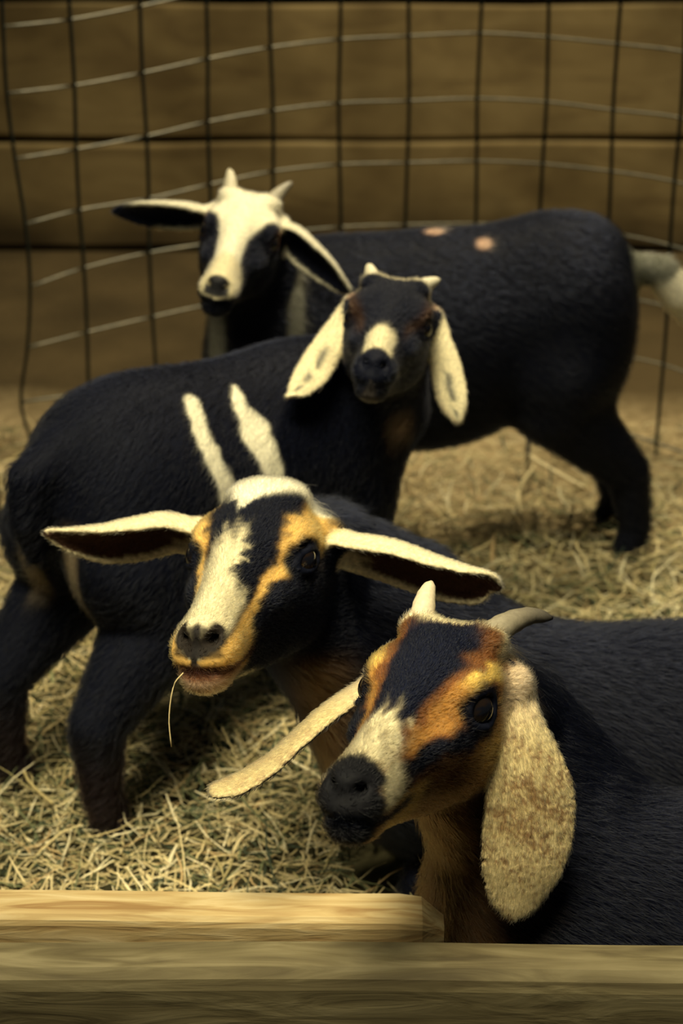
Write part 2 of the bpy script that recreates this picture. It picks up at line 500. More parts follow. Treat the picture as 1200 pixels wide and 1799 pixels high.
class Head:
    def __init__(self, t, fwd, left, up, s, lid=.0100):
        self.lid = lid
        R = np.stack([nrm(fwd), nrm(left), nrm(up)], 1)
        u, _, v = np.linalg.svd(R); self.R = u @ v; self.t = np.array(t, float); self.s = s

    def W(self, p):
        return self.t + self.s * (np.asarray(p, float) @ self.R.T)

    def loc(self, w):
        return (np.asarray(w) - self.t) @ self.R / self.s

    def build(self, f, horns=True):
        s = self.s; R = self.R
        c = self.W((.055, 0, -.008)); e = .14 * s
        sl, x, y, z = f.win(c - e, c + e)
        x = x - self.t[0]; y = y - self.t[1]; z = z - self.t[2]
        q = [(x * R[0, i] + y * R[1, i] + z * R[2, i]) / s for i in range(3)]
        top = np.interp(q[0], D_T[:, 0], D_T[:, 1]); bot = np.interp(q[0], D_B[:, 0], D_B[:, 1]); w = np.interp(q[0], D_W[:, 0], D_W[:, 1])
        mid = (top + bot) / 2; hh = np.maximum((top - bot) / 2, .002)
        t = (q[2] - mid) / hh
        wl = w * (1 - .26 * np.clip(.1 - t, 0, 1) ** 1.3 - (.08 + .22 * sst(.03, .09, q[0])) * np.clip(t, 0, 1))
        pw = 2.35
        rho = (np.abs(q[1] / wl) ** pw + np.abs(t) ** pw) ** (1 / pw)
        over = np.maximum(np.maximum(HX[0] - q[0], q[0] - HX[-1]), 0)
        dn = ((rho - 1) * np.minimum(w, hh) * s + over * s * 1.5).astype(np.float32)
        dn = np.clip(dn, -.05, .2)
        f.add(sl, dn, 0.02 * s)
        E = lambda p, r, k, cut=False: f.ell(self.W(p), np.array(r) * s, k * s, R, cut)
        for sg in (1, -1):
            E((.032, sg * .0315, .019), (.026, .010, .010), .014)      # brow
            E((.018, sg * .025, -.028), (.040, .0150, .030), .014)     # cheek muscle
            E((.146, sg * .0085, -.026), (.019, .0115, .0125), .008)   # upper lip
            E((.060, sg * .0275, -.010), (.030, .008, .010), .014)     # cheek bone
        E((.148, 0, -.0460), (.020, .0155, .0090), .006)               # lower lip and chin
        E((.158, 0, -.014), (.011, .0120, .0075), .006)                # nose pad
        if horns:
            for sg in (1, -1): E((-.002, sg * .024, .040), (.014, .013, .010), .010)
        for sg in (1, -1):
            o = self.eye_dir(sg)
            ce = np.array(self.eye_c(sg))
            f.ell(self.W(ce + o * .004), np.array([.0128, .0128, .0128]) * s, .003 * s, R, True)
            # lids
            a = nrm(np.cross([0, 0, 1], o)); b = np.cross(o, a)
            if a[0] < 0: a = -a
            ring = []
            for an in np.linspace(0, 2 * math.pi, 40, endpoint=False):
                ring.append(self.W(ce + o * (.0085 - .0030 * abs(math.cos(an))) + a * .0128 * math.cos(an) + b * self.lid * math.sin(an) + np.array([0, 0, -.0012 * math.cos(an)])))
            f.splat(np.array(ring), [.0034 * s] * len(ring))
            f.tube([self.W((.1720, sg * .0048, -.0215)), self.W((.1685, sg * .0105, -.0150)), self.W((.158, sg * .0150, -.0105))],
                   np.array([.0026, .0044, .0026]) * s, .003 * s, True)
            f.tube([self.W((.175, 0, -.0355)), self.W((.163, sg * .0110, -.0370)), self.W((.146, sg * .0190, -.0390)), self.W((.126, sg * .0210, -.0395)), self.W((.112, sg * .0212, -.0365))],
                   np.array([.0016, .0019, .0020, .0018, .0012]) * s, .0025 * s, True)
        for sg in (1, -1): f.tube([self.W((.169, sg * .0098, -.0172)), self.W((.156, sg * .0088, -.0175))], np.array([.0042, .0026]) * s, .0025 * s, True)
        f.tube([self.W((.174, 0, -.021)), self.W((.173, 0, -.034))], np.array([.0014, .0014]) * s, .0025 * s, True)

    def eye_c(self, sg):
        return (.043, sg * .0335, .006)

    def eye_dir(self, sg):
        return nrm((.30, sg * .93, .18))


def ear_sheet(pts, width, wdir, cup, thick, outer):
    """leaf-shaped, cupped sheet; returns sample points, t, s, the outward normal of the sheet"""
    n = 64; c = catmull(pts, n)
    wid = np.maximum(catmull(np.stack([np.arange(len(width)), width], 1), n)[:, 1], 0.0015)
    wd = catmull(wdir, n) if np.ndim(wdir) == 2 else np.repeat(np.asarray(wdir, float)[None], n, 0)
    cu = np.interp(np.linspace(0, 1, n), np.linspace(0, 1, len(cup)), cup)
    tan = np.gradient(c, axis=0); tan /= np.linalg.norm(tan, axis=1, keepdims=True)
    wd = wd - (wd * tan).sum(1, keepdims=True) * tan; wd /= np.linalg.norm(wd, axis=1, keepdims=True)
    nn = np.cross(tan, wd); nn *= np.sign((nn @ outer))[:, None]
    S = np.linspace(-1, 1, 35)
    # arc: the rims turn towards the inner side
    p = c[:, None] + wid[:, None, None] * (np.sin(S[None, :] * (0.2 + cu[:, None])) / np.sin(0.2 + cu[:, None]) if False else S[None, :])[..., None] * wd[:, None] * (1 - 0.25 * cu[:, None, None] * S[None, :, None] ** 2) \
        - nn[:, None] * (wid * cu)[:, None, None] * (S ** 2)[None, :, None]
    T = np.repeat(np.linspace(0, 1, n)[:, None], 35, 1); SS = np.repeat(S[None], n, 0)
    r = thick * (1 - 0.35 * np.abs(SS) ** 2) * np.interp(T, [0, .1, .8, 1], [1.35, 1.1, 0.9, .75])
    return dict(p=p.reshape(-1, 3), t=T.ravel(), s=SS.ravel(), r=r.ravel(), n=np.repeat(nn[:, None], 35, 1).reshape(-1, 3), tan=np.repeat(tan[:, None], 35, 1).reshape(-1, 3))


def nearest(V, pts):
    out = np.empty(len(V), int); dd = np.empty(len(V))
    for i in range(0, len(V), 2000):
        d2 = ((V[i:i + 2000, None, :].astype(np.float32) - pts[None].astype(np.float32)) ** 2).sum(-1)
        out[i:i + 2000] = d2.argmin(1); dd[i:i + 2000] = np.sqrt(d2.min(1))
    return out, dd


def sst(a, b, x):
    t = np.clip((x - a) / (b - a), 0, 1); return t * t * (3 - 2 * t)


def vnoise(p, scale, seed=0):
    """cheap smooth 3D noise in -1..1"""
    r = np.random.default_rng(seed); out = np.zeros(len(p))
    for i in range(7):
        k = r.normal(0, 1, 3) * scale; out += np.sin(p @ k + r.uniform(0, 6.28))
    return out / 3.2


def seg_dist(p, a, b):
    a = np.asarray(a); b = np.asarray(b); ab = b - a
    t = np.clip(((p - a) @ ab) / (ab @ ab), 0, 1); return np.linalg.norm(p - a - t[:, None] * ab, axis=1), t


def mixc(c, new, w):
    return c * (1 - w[:, None]) + np.asarray(new)[None] * w[:, None]


BLACK = np.array((.0026, .0036, .0100)); CREAM = np.array((.78, .68, .42)); GOLD = np.array((.64, .39, .11)); BROWN = np.array((.115, .048, .016))
TAN = np.array((.36, .20, .085)); PINK = np.array((.50, .32, .22)); WHITE = np.array((.80, .74, .54))


class Goat:
    def __init__(self, lo, hi, h, head):
        self.f = Field(lo, hi, h); self.head = head; self.ears = []; self.h = h

    def ear(self, sg, pts, width, wdir, cup, outer, thick=.0036):
        base = self.head.W((-.012, sg * .040, .010))
        P0 = [self.head.W((-.006, sg * .030, .008)), base] + list(pts)
        w = [width[0] * .75] + list(width)
        e = ear_sheet(P0, w, wdir, cup, thick, np.asarray(outer, float))
        self.f.tube([self.head.W((-.008, sg * .030, .006)), base, np.asarray(pts[0]) * .35 + base * .65], [.018 * self.head.s, .014 * self.head.s, .009 * self.head.s], .012)
        self.ears.append(e)

    def finish(self, label, paint, flow, hair, hair_n, group='goats in the pen', horns=(), hooves=(), eye_sg=(1, -1), fur_len=None):
        for e in self.ears: self.f.splat(e['p'], e['r'])
        self.f.d = np.maximum(self.f.d, (.004 - self.f.ax[2])[None, None, :])
        V, Q = self.f.mesh()
        Vn = np.zeros_like(V)
        fnv = np.cross(V[Q[:, 2]] - V[Q[:, 0]], V[Q[:, 3]] - V[Q[:, 1]])
        for i in range(4):
            for ax in range(3): Vn[:, ax] += np.bincount(Q[:, i], fnv[:, ax], len(V))
        Vn /= np.linalg.norm(Vn, axis=1, keepdims=True) + 1e-12
        # which vertices belong to an ear
        ear_t = np.full(len(V), -1.0); ear_s = np.zeros(len(V)); ear_out = np.zeros(len(V)); ear_i = np.full(len(V), -1); ear_tan = np.zeros((len(V), 3))
        for i, e in enumerate(self.ears):
            lo = e['p'].min(0) - .012; hi = e['p'].max(0) + .012
            cand = np.where(((V > lo) & (V < hi)).all(1))[0]
            k, dd = nearest(V[cand], e['p'])
            ok = dd < e['r'][k] + self.h * 1.2
            c = cand[ok]; k = k[ok]
            ear_t[c] = e['t'][k]; ear_s[c] = e['s'][k]; ear_i[c] = i; ear_tan[c] = e['tan'][k]
            ear_out[c] = (Vn[c] * e['n'][k]).sum(1)
        info = dict(V=V, N=Vn, L=self.head.loc(V), et=ear_t, es=ear_s, eo=ear_out, ei=ear_i)
        cols = np.clip(paint(info), 0.001, 1)
        body = mesh_obj('goat', V, Q, M_SKIN, None, True, cols)
        tag(body, label, 'goat', group)
        self.V, self.N, self.body = V, Vn, body
        # eyes
        for sg in eye_sg:
            ec = self.head.W(self.head.eye_c(sg)); s = self.head.s
            o = self.head.eye_dir(sg); a = nrm(np.cross([0, 0, 1], o)); b = np.cross(o, a)
            vv = []; fc = []; cc = []
            nr, ns = 14, 24
            for i in range(nr + 1):
                th = math.pi * i / nr
                for j in range(ns):
                    ph = 2 * math.pi * j / ns
                    q = o * math.cos(th) + a * math.sin(th) * math.cos(ph) + b * math.sin(th) * math.sin(ph)
                    vv.append(self.head.W(np.array(self.head.eye_c(sg)) + q * .0122))
                    la, lb = math.sin(th) * math.cos(ph), math.sin(th) * math.sin(ph)
                    cc.append((.004, .004, .006) if (abs(lb) < .28 and abs(la) < .62) or th > 1.05 else (.010, .006, .004))
            for i in range(nr):
                for j in range(ns):
                    k = (j + 1) % ns; fc.append((i * ns + j, (i + 1) * ns + j, (i + 1) * ns + k, i * ns + k))
            mesh_obj('eye', vv, fc, M_EYE, body, True, np.array(cc))['label'] = 'dark glossy eye'
        for (pts, r0, c0, c1) in horns:
            n = 22; path = catmull(pts, n); t = np.linspace(0, 1, n)
            rad = r0 * np.interp(t, [0, .25, .6, .9, 1], [1.08, .92, .66, .38, .12]) * (1 + .035 * np.sin(t * 46) * (t < .8))
            vv, fc = tube_geo(path, rad, 16)
            cl = np.repeat(np.asarray(c0)[None] * (1 - t[:, None]) + np.asarray(c1)[None] * t[:, None], 16, 0)
            mesh_obj('horn', vv, fc, M_HORN, body, True, cl)
        for (p, fd) in hooves:
            self.hoof(p, fd, body)
        self.fur(V, Vn, Q, cols, info, ear_tan, flow, hair, hair_n, body, fur_len)
        return body

    def hoof(self, p, fd, body):
        """cloven hoof: two claws as one part; p = ground point under the pastern, fd = forward direction"""
        fd = nrm(fd); lf = np.cross([0, 0, 1], fd); p = np.asarray(p, float)
        V = []; Fc = []
        for sg in (1, -1):
            b0 = len(V)
            for z, x0, x1, w in ((0.0, -.016, .026, .0115), (.010, -.015, .023, .0110), (.024, -.012, .015, .0095), (.034, -.008, .008, .0070)):
                for (fx_, fy_) in ((x0, .1), (x0 * .6, 1), (x1 * .5, 1.05), (x1, .35), (x1 * .95, .05), (0, 0.03)):
                    V.append(p + fd * fx_ + lf * sg * (.0012 + fy_ * w * 1.25) + np.array([0, 0, z]))
            for i in range(3):
                for j in range(6):
                    k = (j + 1) % 6
                    q = (b0 + i * 6 + j, b0 + i * 6 + k, b0 + (i + 1) * 6 + k, b0 + (i + 1) * 6 + j)
                    Fc.append(q if sg < 0 else q[::-1])
            Fc.append(tuple(b0 + j for j in range(6))); Fc.append(tuple(b0 + 18 + j for j in range(6)))
        mesh_obj('hoof', V, Fc, M_HOOF, body, False)

    def fur(self, V, Vn, Q, cols, info, ear_tan, flow, hair, n, body, fur_len):
        rg = np.random.default_rng(5)
        area = np.linalg.norm(np.cross(V[Q[:, 2]] - V[Q[:, 0]], V[Q[:, 3]] - V[Q[:, 1]]), axis=1)
        Lq = info['L'][Q[:, 0]]
        hd = (Lq[:, 0] > -.03) & (np.abs(Lq[:, 1]) < .07) & (np.abs(Lq[:, 2]) < .08) & (Lq[:, 0] < .18)
        er = info['et'][Q[:, 0]] >= 0
        dens = np.where(hd | er, 3.2, 1.0)
        bare = (Lq[:, 0] > .155) & (np.abs(Lq[:, 1]) < .017) & (Lq[:, 2] < -.004) & (Lq[:, 2] > -.034)
        dens[bare] = .5
        eo = info['eo'][Q[:, 0]]
        dens[er & (eo < -.2)] = .8
        for sg in (1, -1):
            de = np.linalg.norm(Lq - np.array(self.head.eye_c(sg)), axis=1); dens[de < .017] = 0
        pr = area * dens; pr /= pr.sum()
        qi = rg.choice(len(Q), n, p=pr)
        u, v = rg.random((2, n, 1))
        A, Bv, Cv, Dv = (V[Q[qi, i]] for i in range(4))
        root = (A * (1 - u) + Bv * u) * (1 - v) + (Dv * (1 - u) + Cv * u) * v
        ca = [cols[Q[qi, i]] for i in range(4)]
        col = (ca[0] * (1 - u) + ca[1] * u) * (1 - v) + (ca[3] * (1 - u) + ca[2] * u) * v
        nm = Vn[Q[qi, 0]]
        headm = hd[qi]; earm = er[qi]
        fl = flow(root)
        hb = -self.head.R[:, 0] * 1.0
        fl = np.where(headm[:, None], hb[None], fl)
        fl = np.where(earm[:, None], ear_tan[Q[qi, 0]], fl)
        fl = fl + rg.normal(0, .22, fl.shape)
        fl = fl - (fl * nm).sum(1, keepdims=True) * nm
        fl /= np.linalg.norm(fl, axis=1, keepdims=True) + 1e-9
        ln = np.where(headm, .0055, np.where(earm, .0038, hair)) * rg.uniform(.6, 1.25, n)
        lift = np.where(headm, .30, np.where(earm, .40, .26)) * rg.uniform(.6, 1.5, n)
        if fur_len is not None: ln, lift = fur_len(root, headm, earm, ln, lift, info, Q[qi, 0])
        ln = ln[:, None]; lift = lift[:, None]
        p0 = root - nm * .0006
        p1 = root + ln * (fl * .35 + nm * lift * .55)
        p2 = root + ln * (fl * .70 + nm * lift * .85)
        p3 = root + ln * (fl * 1.0 + nm * lift * .90) + rg.normal(0, .06, root.shape) * ln
        pts = np.stack([p0, p1, p2, p3], 1).astype(np.float32)
        hc = bpy.data.hair_curves.new('fur'); hc.add_curves([4] * n)
        hc.position_data.foreach_set('vector', pts.ravel())
        ra = hc.attributes.new('radius', 'FLOAT', 'POINT')
        rr = np.tile(np.array([.00016, .00014, .00010, .00003], np.float32), n)
        ra.data.foreach_set('value', rr)
        at = hc.attributes.new('Col', 'FLOAT_COLOR', 'CURVE')
        c4 = np.ones((n, 4), np.float32)
        c4[:, :3] = np.clip(col * rg.uniform(.7, 1.3, (n, 1)), .001, 1)
        at.data.foreach_set('color', c4.ravel())
        hc.materials.append(M_FUR)
        o = bpy.data.objects.new('fur', hc); COL.objects.link(o); o.parent = body


def face_angle(L):
    """angle round the head: 0 on top of the nose, 90 at the side, 180 below"""
    top = np.interp(L[:, 0], D_T[:, 0], D_T[:, 1]); bot = np.interp(L[:, 0], D_B[:, 0], D_B[:, 1])
    w = np.interp(L[:, 0], D_W[:, 0], D_W[:, 1])
    mid = (top + bot) / 2; hh = np.maximum((top - bot) / 2, .004)
    return np.degrees(np.arctan2(np.abs(L[:, 1]) / np.maximum(w, .004), (L[:, 2] - mid) / hh))


def head_mask(L):
    return sst(-.055, -.030, L[:, 0]) * (np.abs(L[:, 1]) < .065) * (L[:, 2] < .075) * sst(-.085, -.06, L[:, 2]) * (L[:, 0] < .19)


# ------------------------------------------------------------------ goat A: horned, lying in front
def ear_px(base, uv, dz):
    z0 = depth(base)
    return [P(u, v, z0 + d) for (u, v), d in zip(uv, dz)]


def lying_body(f, X0, Yc, top, dx, side):
    """folded-leg body stretching along +X from the chest at X0"""
    zc = top - .120
    f.ell((X0 + .07, Yc, zc + .005), (.105, .090, .112), .05)
    f.ell((X0 + .25, Yc + dx * .5, zc), (.22, .108, .118), .05)
    f.ell((X0 + .42, Yc + dx, zc + .005), (.13, .100, .112), .05)
    f.tube([(X0 + .06, Yc, top - .04), (X0 + .25, Yc + dx * .5, top - .035), (X0 + .45, Yc + dx, top - .04)], [.04, .035, .035], .05)
    for sg in (1, -1):
        # folded foreleg
        f.tube([(X0 + .10, Yc + sg * .065, .11), (X0 + .15, Yc + sg * .080, .055), (X0 + .02, Yc + sg * .070, .032), (X0 + .10, Yc + sg * .072, .022)], [.045, .030, .022, .014], .02)
        # folded hind leg
        f.ell((X0 + .40, Yc + dx + sg * .065, .10), (.10, .045, .085), .03)
        f.tube([(X0 + .36, Yc + dx + sg * .08, .07), (X0 + .30, Yc + dx + sg * .085, .045), (X0 + .45, Yc + dx + sg * .088, .03), (X0 + .34, Yc + dx + sg * .085, .022)], [.04, .032, .022, .014], .015)
    f.tube([(X0 + .53, Yc + dx, top - .07), (X0 + .58, Yc + dx + .01, top - .09), (X0 + .61, Yc + dx + .01, top - .14)], [.022, .018, .008], .02)


hA = Head((.0789, 1.3290, .3628), (-.406, -.888, .217), (.911, -.411, .023), (.068, .207, .976), 1.125, .0112)
gA = Goat((-.16, 1.06, -.01), (.80, 1.54, .50), .0025, hA)
gA.f.tube([hA.W((-.020, 0, -.012)), (.125, 1.405, .290), (.165, 1.405, .215), (.18, 1.39, .14)], [.044, .054, .070, .080], .03)
gA.f.tube([hA.W((-.005, 0, -.040)), (.118, 1.360, .22), (.150, 1.355, .12)], [.034, .046, .068], .03)
lying_body(gA.f, .10, 1.376, .222, .0, -1)
hA.build(gA.f)
bL = hA.W((-.012, .040, .010)); bR = hA.W((-.012, -.040, .010))
mpp = depth(bL) / F_PX
gA.ear(1, ear_px(bL, [(912, 1262), (926, 1345), (934, 1430), (922, 1520), (905, 1590), (897, 1612)], [-.012, -.014, -.008, .0, .010, .013]),
       [.016, 44 * mpp, 70 * mpp, 84 * mpp, 78 * mpp, 46 * mpp, 14 * mpp], AX_R + .25 * AX_F, [.5, .25, .10, .06, .1], (-AX_F))
gA.ear(-1, ear_px(bR, [(585, 1240), (530, 1288), (478, 1336), (425, 1372), (372, 1390)], [-.008, -.016, -.022, -.028, -.03]),
       [.013, .019, .022, .022, .019, .010], AX_F * .88 + AX_U * .34 + AX_R * .20, [.4, .25, .15, .1, .1], AX_U)


def paint_A(I):
    V, L, N = I['V'], I['L'], I['N']
    th = face_angle(L); x = L[:, 0]; y = L[:, 1]; z = L[:, 2]
    nz = vnoise(V, 90, 3); n2 = vnoise(V, 320, 4)
    c = np.repeat(BLACK[None] * 1.1, len(V), 0)
    # throat, front of the neck and brisket: tan
    th_w = sst(.15, .09, V[:, 0] + .35 * (V[:, 1] - 1.33) + .01 * nz) * (V[:, 2] < .36)
    c = mixc(c, TAN * .28, th_w * .9)
    hm = head_mask(L)
    f = np.repeat(BROWN[None] * .62, len(V), 0)
    tt = th + 5 * nz + 3 * n2
    f = mixc(f, TAN * .75, sst(118, 140, tt))                                        # under the jaw
    f = mixc(f, GOLD * .55, np.exp(-((x - .03) / .018) ** 2 - ((z + .022) / .014) ** 2) * .8)      # cheek fleck
    f = mixc(f, BLACK, sst(63, 67, tt) * sst(96, 84, tt) * sst(.022, .040, x) * sst(.130, .114, x))  # dark line eye to mouth
    f = mixc(f, BROWN * 1.6, sst(24, 32, tt) * sst(70, 63, tt) * sst(-.01, .01, x))
    g0 = np.interp(x, [.0, .03, .06, .10], [52, 47, 45, 44]); g1 = np.interp(x, [.0, .03, .06, .10], [63, 62, 62, 62])
    f = mixc(f, GOLD * np.array((1.08, 1.18, 1.05)), sst(g0 - 4, g0 + 3, tt) * sst(g1 + 4, g1 - 3, tt) * sst(.002, .014, x) * sst(.066, .048, x))
    f = mixc(f, GOLD * np.array((.62, .50, .45)), sst(g0 - 6, g0 + 3, tt) * sst(g1 + 4, g1 - 3, tt) * sst(.048, .066, x) * sst(.122, .108, x))
    f = mixc(f, BLACK * 1.8, sst(39 + 4 * n2, 29 + 4 * n2, tt) * sst(-.005, .012, x + .004 * nz) * sst(.112, .098, x + .006 * n2))
    f = mixc(f, BROWN * .8, sst(.022, .002, x) * sst(-.01, .0, x) * sst(20, 34, tt) * .8)
    f = mixc(f, CREAM, sst(.008, -.002, x + .004 * nz) * sst(58, 44, th) * sst(-.05, -.03, x))   # poll
    f = mixc(f, CREAM * .85, sst(.098, .114, x + .008 * n2 + .003 * nz) * sst(58, 38, tt) * (.75 + .25 * np.clip(n2 + .3, -1, 1)))       # muzzle top
    f = mixc(f, CREAM * .7, sst(.116, .128, x) * sst(46, 56, th) * sst(104, 94, th) * sst(.158, .148, x))
    f = mixc(f, GOLD * .75, sst(.085, .10, x) * sst(96, 104, th) * sst(.142, .125, x) * .7)
    dk = np.maximum(sst(.139, .147, x + .002 * nz) * sst(74, 56, th), sst(.150, .157, x))
    f = mixc(f, (.0075, .0075, .0095), np.clip(dk, 0, 1))
    dm = np.abs(z - np.interp(x, [.110, .126, .146, .163, .175], [-.0365, -.0395, -.0390, -.0370, -.0355]))
    f = mixc(f, BLACK, sst(.006, .0025, dm) * sst(.103, .112, x))
    for sg in (1, -1):
        de = np.linalg.norm(L - np.array(hA.eye_c(sg)), axis=1); f = mixc(f, BLACK * .9, sst(.022, .017, de + .001 * n2))
    f = mixc(f, (.55, .42, .27), sst(.036, .043, np.abs(y)) * sst(.022, .010, x) * sst(-.03, -.015, z))
    c = c * (1 - hm[:, None]) + f * hm[:, None]
    e = I['et'] >= 0; t = I['et']
    sp = vnoise(V, 900, 8) + .6 * vnoise(V, 1700, 9)
    ec = np.repeat(CREAM[None] * np.array((.78, .72, .60)), len(V), 0)
    speck = sst(.1, .9, sp + 1.1 * np.exp(-((t - .55) / .2) ** 2) - .45 - .5 * np.abs(I['es']))
    ec = mixc(ec, (.20, .105, .045), speck * (I['ei'] == 0) * .9)
    ec = mixc(ec, (.30, .16, .09), sst(.2, .9, sp) * (I['ei'] == 1) * sst(.35, .5, t) * .6)
    ec = mixc(ec, (.60, .47, .31), sst(.40, .15, t) * .9)
    ec = mixc(ec, BLACK * 2, sst(.0, -.35, I['eo']))
    c = np.where(e[:, None], ec, c)
    return c


def flow_lying(V):
    return np.stack([np.ones(len(V)), np.zeros(len(V)), -.55 - 0 * V[:, 2]], 1)


def horn_path(h, sg, uv, dz):
    b = h.W((-.002, sg * .024, .040)); z0 = depth(b)
    return [h.W((.0, sg * .0235, .030)), b] + [P(u, v, z0 + d) for (u, v), d in zip(uv, dz)]


HORN0 = (.42, .36, .24); HORN1 = (.10, .085, .06)
gA.finish('horned goat lying at the front right, gold striped face and long speckled hanging ear', paint_A, flow_lying, .020, 150000,
          horns=[(horn_path(hA, -1, [(748, 1050), (758, 1022)], [.012, .022]), .0125, (.62, .52, .36), (.66, .56, .38)),
                 (horn_path(hA, 1, [(893, 1096), (932, 1082), (970, 1086)], [.012, .026, .036]), .0125, HORN0, (.05, .045, .04))])

# ------------------------------------------------------------------ goat B: polled, lying behind A
hB = Head((-.0612, 1.5491, .3724), (-.235, -.951, .199), (.972, -.226, .063), (-.016, .208, .978), 1.20, .0066)
gB = Goat((-.34, 1.30, -.01), (.80, 1.82, .50), .0025, hB)
gB.f.tube([hB.W((-.022, 0, -.014)), (-.02, 1.64, .31), (.045, 1.655, .25), (.10, 1.64, .19)], [.048, .062, .080, .092], .03)
gB.f.tube([hB.W((-.010, 0, -.036)), (.0, 1.60, .25), (.06, 1.605, .15)], [.036, .055, .075], .03)
lying_body(gB.f, .055, 1.634, .240, .01, -1)
hB.build(gB.f, False)
gB.f.ell(hB.W((-.004, 0, .040)), np.array((.026, .028, .012)) * 1.20, .012, hB.R)
bL = hB.W((-.012, .040, .010)); bR = hB.W((-.012, -.040, .010))
mpp = depth(bL) / F_PX
gB.ear(1, ear_px(bL, [(640, 952), (700, 964), (765, 990), (825, 1012), (862, 1022), (878, 1032)], [.0, .0, -.002, -.006, -.010, -.012]),
       [.019, 54 * mpp, 63 * mpp, 62 * mpp, 54 * mpp, 34 * mpp, 9 * mpp], [AX_U * .55 - AX_F * .8, AX_U * .5 - AX_F * .85, AX_U * .6 - AX_F * .8, AX_U * .8 - AX_F * .6], [.75, .75, .65, .5, .2], AX_U * .85 + AX_F * .5)
mpp = depth(bR) / F_PX
gB.ear(-1, ear_px(bR, [(300, 914), (240, 923), (180, 938), (125, 942), (80, 936)], [.0, .002, .002, .0, -.002]),
       [.019, 56 * mpp, 62 * mpp, 54 * mpp, 31 * mpp, 7 * mpp], [AX_U * .55 - AX_F * .8, AX_U * .5 - AX_F * .85, AX_U * .6 - AX_F * .8, AX_U * .8 - AX_F * .6], [.75, .75, .65, .5, .3], AX_U * .85 + AX_F * .5)


def paint_B(I):
    V, L = I['V'], I['L']
    th = face_angle(L); x = L[:, 0]; y = L[:, 1]; z = L[:, 2]
    nz = vnoise(V, 90, 13); n2 = vnoise(V, 320, 14)
    c = np.repeat(BLACK[None], len(V), 0)
    c = mixc(c, TAN * .6, np.exp(-((V[:, 0] + .015) / .02) ** 2) * sst(1.60, 1.55, V[:, 1]) * sst(.30, .26, V[:, 2]) * .7)
    hm = head_mask(L)
    ys = y + .004 * nz
    f = np.repeat(BLACK[None], len(V), 0)
    tt = th + 4 * nz + 3 * n2
    # gold arch over the eye running down the side of the nose to the lips
    ctr = np.interp(x, [-.01, .02, .05, .08, .11, .13], [56, 58, 52, 58, 66, 74])
    wd = np.interp(x, [-.01, .02, .05, .08, .13], [12, 15, 12, 6.5, 8])
    f = mixc(f, GOLD * 1.1, np.exp(-((tt - ctr) / wd) ** 4) * sst(-.018, .0, x) * sst(.14, .12, x))
    f = mixc(f, WHITE, sst(.036, .022, x + .004 * nz + .85 * np.abs(y + .004)) * sst(68, 56, th) * sst(-.06, -.045, x))      # cap
    f = mixc(f, WHITE, sst(.014, .009, np.abs(y + .007) + .0018 * n2 + .42 * np.clip(x - .016, 0, 1)) * sst(.062, .05, x) * sst(.0, .01, x))
    f = mixc(f, CREAM * .85, sst(.016, .010, np.abs(y + .006) + .004 * n2) * sst(.056, .080, x + .009 * n2))
    f = mixc(f, CREAM * .85, sst(.105, .118, x + .004 * n2) * sst(62, 48, th))
    f = mixc(f, GOLD * 1.15, sst(.110, .122, x + .003 * nz) * sst(56, 70, th) * sst(150, 120, th))
    f = mixc(f, (.40, .27, .17), sst(.118, .13, x) * sst(120, 135, th))
    npd = np.minimum(seg_dist(np.stack([x, np.abs(y), z], 1), (.172, .0048, -.0215), (.1685, .0105, -.0150))[0], seg_dist(np.stack([x, np.abs(y), z], 1), (.1685, .0105, -.0150), (.159, .0145, -.0105))[0])
    npd = np.minimum(npd, seg_dist(np.stack([x, np.abs(y), z], 1), (.170, .0098, -.0172), (.154, .0088, -.0175))[0] - .001)
    f = mixc(f, (.018, .014, .011), np.maximum(sst(.0085, .0050, npd), sst(.161, .166, x) * sst(-.030, -.026, z) * sst(-.006, -.010, z) * .9))
    f = mixc(f, (.012, .010, .009), sst(.0035, .0015, np.abs(y)) * sst(.160, .166, x) * sst(-.034, -.031, z))
    f = mixc(f, (.30, .15, .085), sst(.140, .150, x) * sst(.006, .003, np.abs(z + .039)))
    dm = np.abs(z - np.interp(x, [.110, .126, .146, .163, .175], [-.0365, -.0395, -.0390, -.0370, -.0355]))
    f = mixc(f, (.06, .022, .015), sst(.0045, .002, dm) * sst(.105, .112, x))
    for sg in (1, -1):
        de = np.linalg.norm((L - np.array(hB.eye_c(sg))) * np.array((.8, 1, 1)), axis=1); f = mixc(f, BLACK * .9, sst(.021, .016, de + .001 * n2))
    c = c * (1 - hm[:, None]) + f * hm[:, None]
    e = I['et'] >= 0; t = I['et']
    ec = np.repeat(CREAM[None], len(V), 0)
    ec = mixc(ec, GOLD * .8, sst(.5, .1, I['eo']) * sst(.0, .3, I['eo'] + .3) * .4)
    inn = sst(.05, -.25, I['eo'])
    ec = mixc(ec, (.050, .022, .013), inn * sst(.10, .30, t + .10 * I['es'] + .03 * n2))
    ec = mixc(ec, GOLD * .9, inn * sst(.34, .18, t + .04 * n2) * sst(-.3, .2, I['es']))
    ec = mixc(ec, CREAM, sst(.84, .95, np.abs(I['es'])) * .8)
    c = np.where(e[:, None], ec, c)
    return c


gB.finish('hornless goat with a white cap and ears held out sideways, lying behind the front goat', paint_B, flow_lying, .020, 150000)


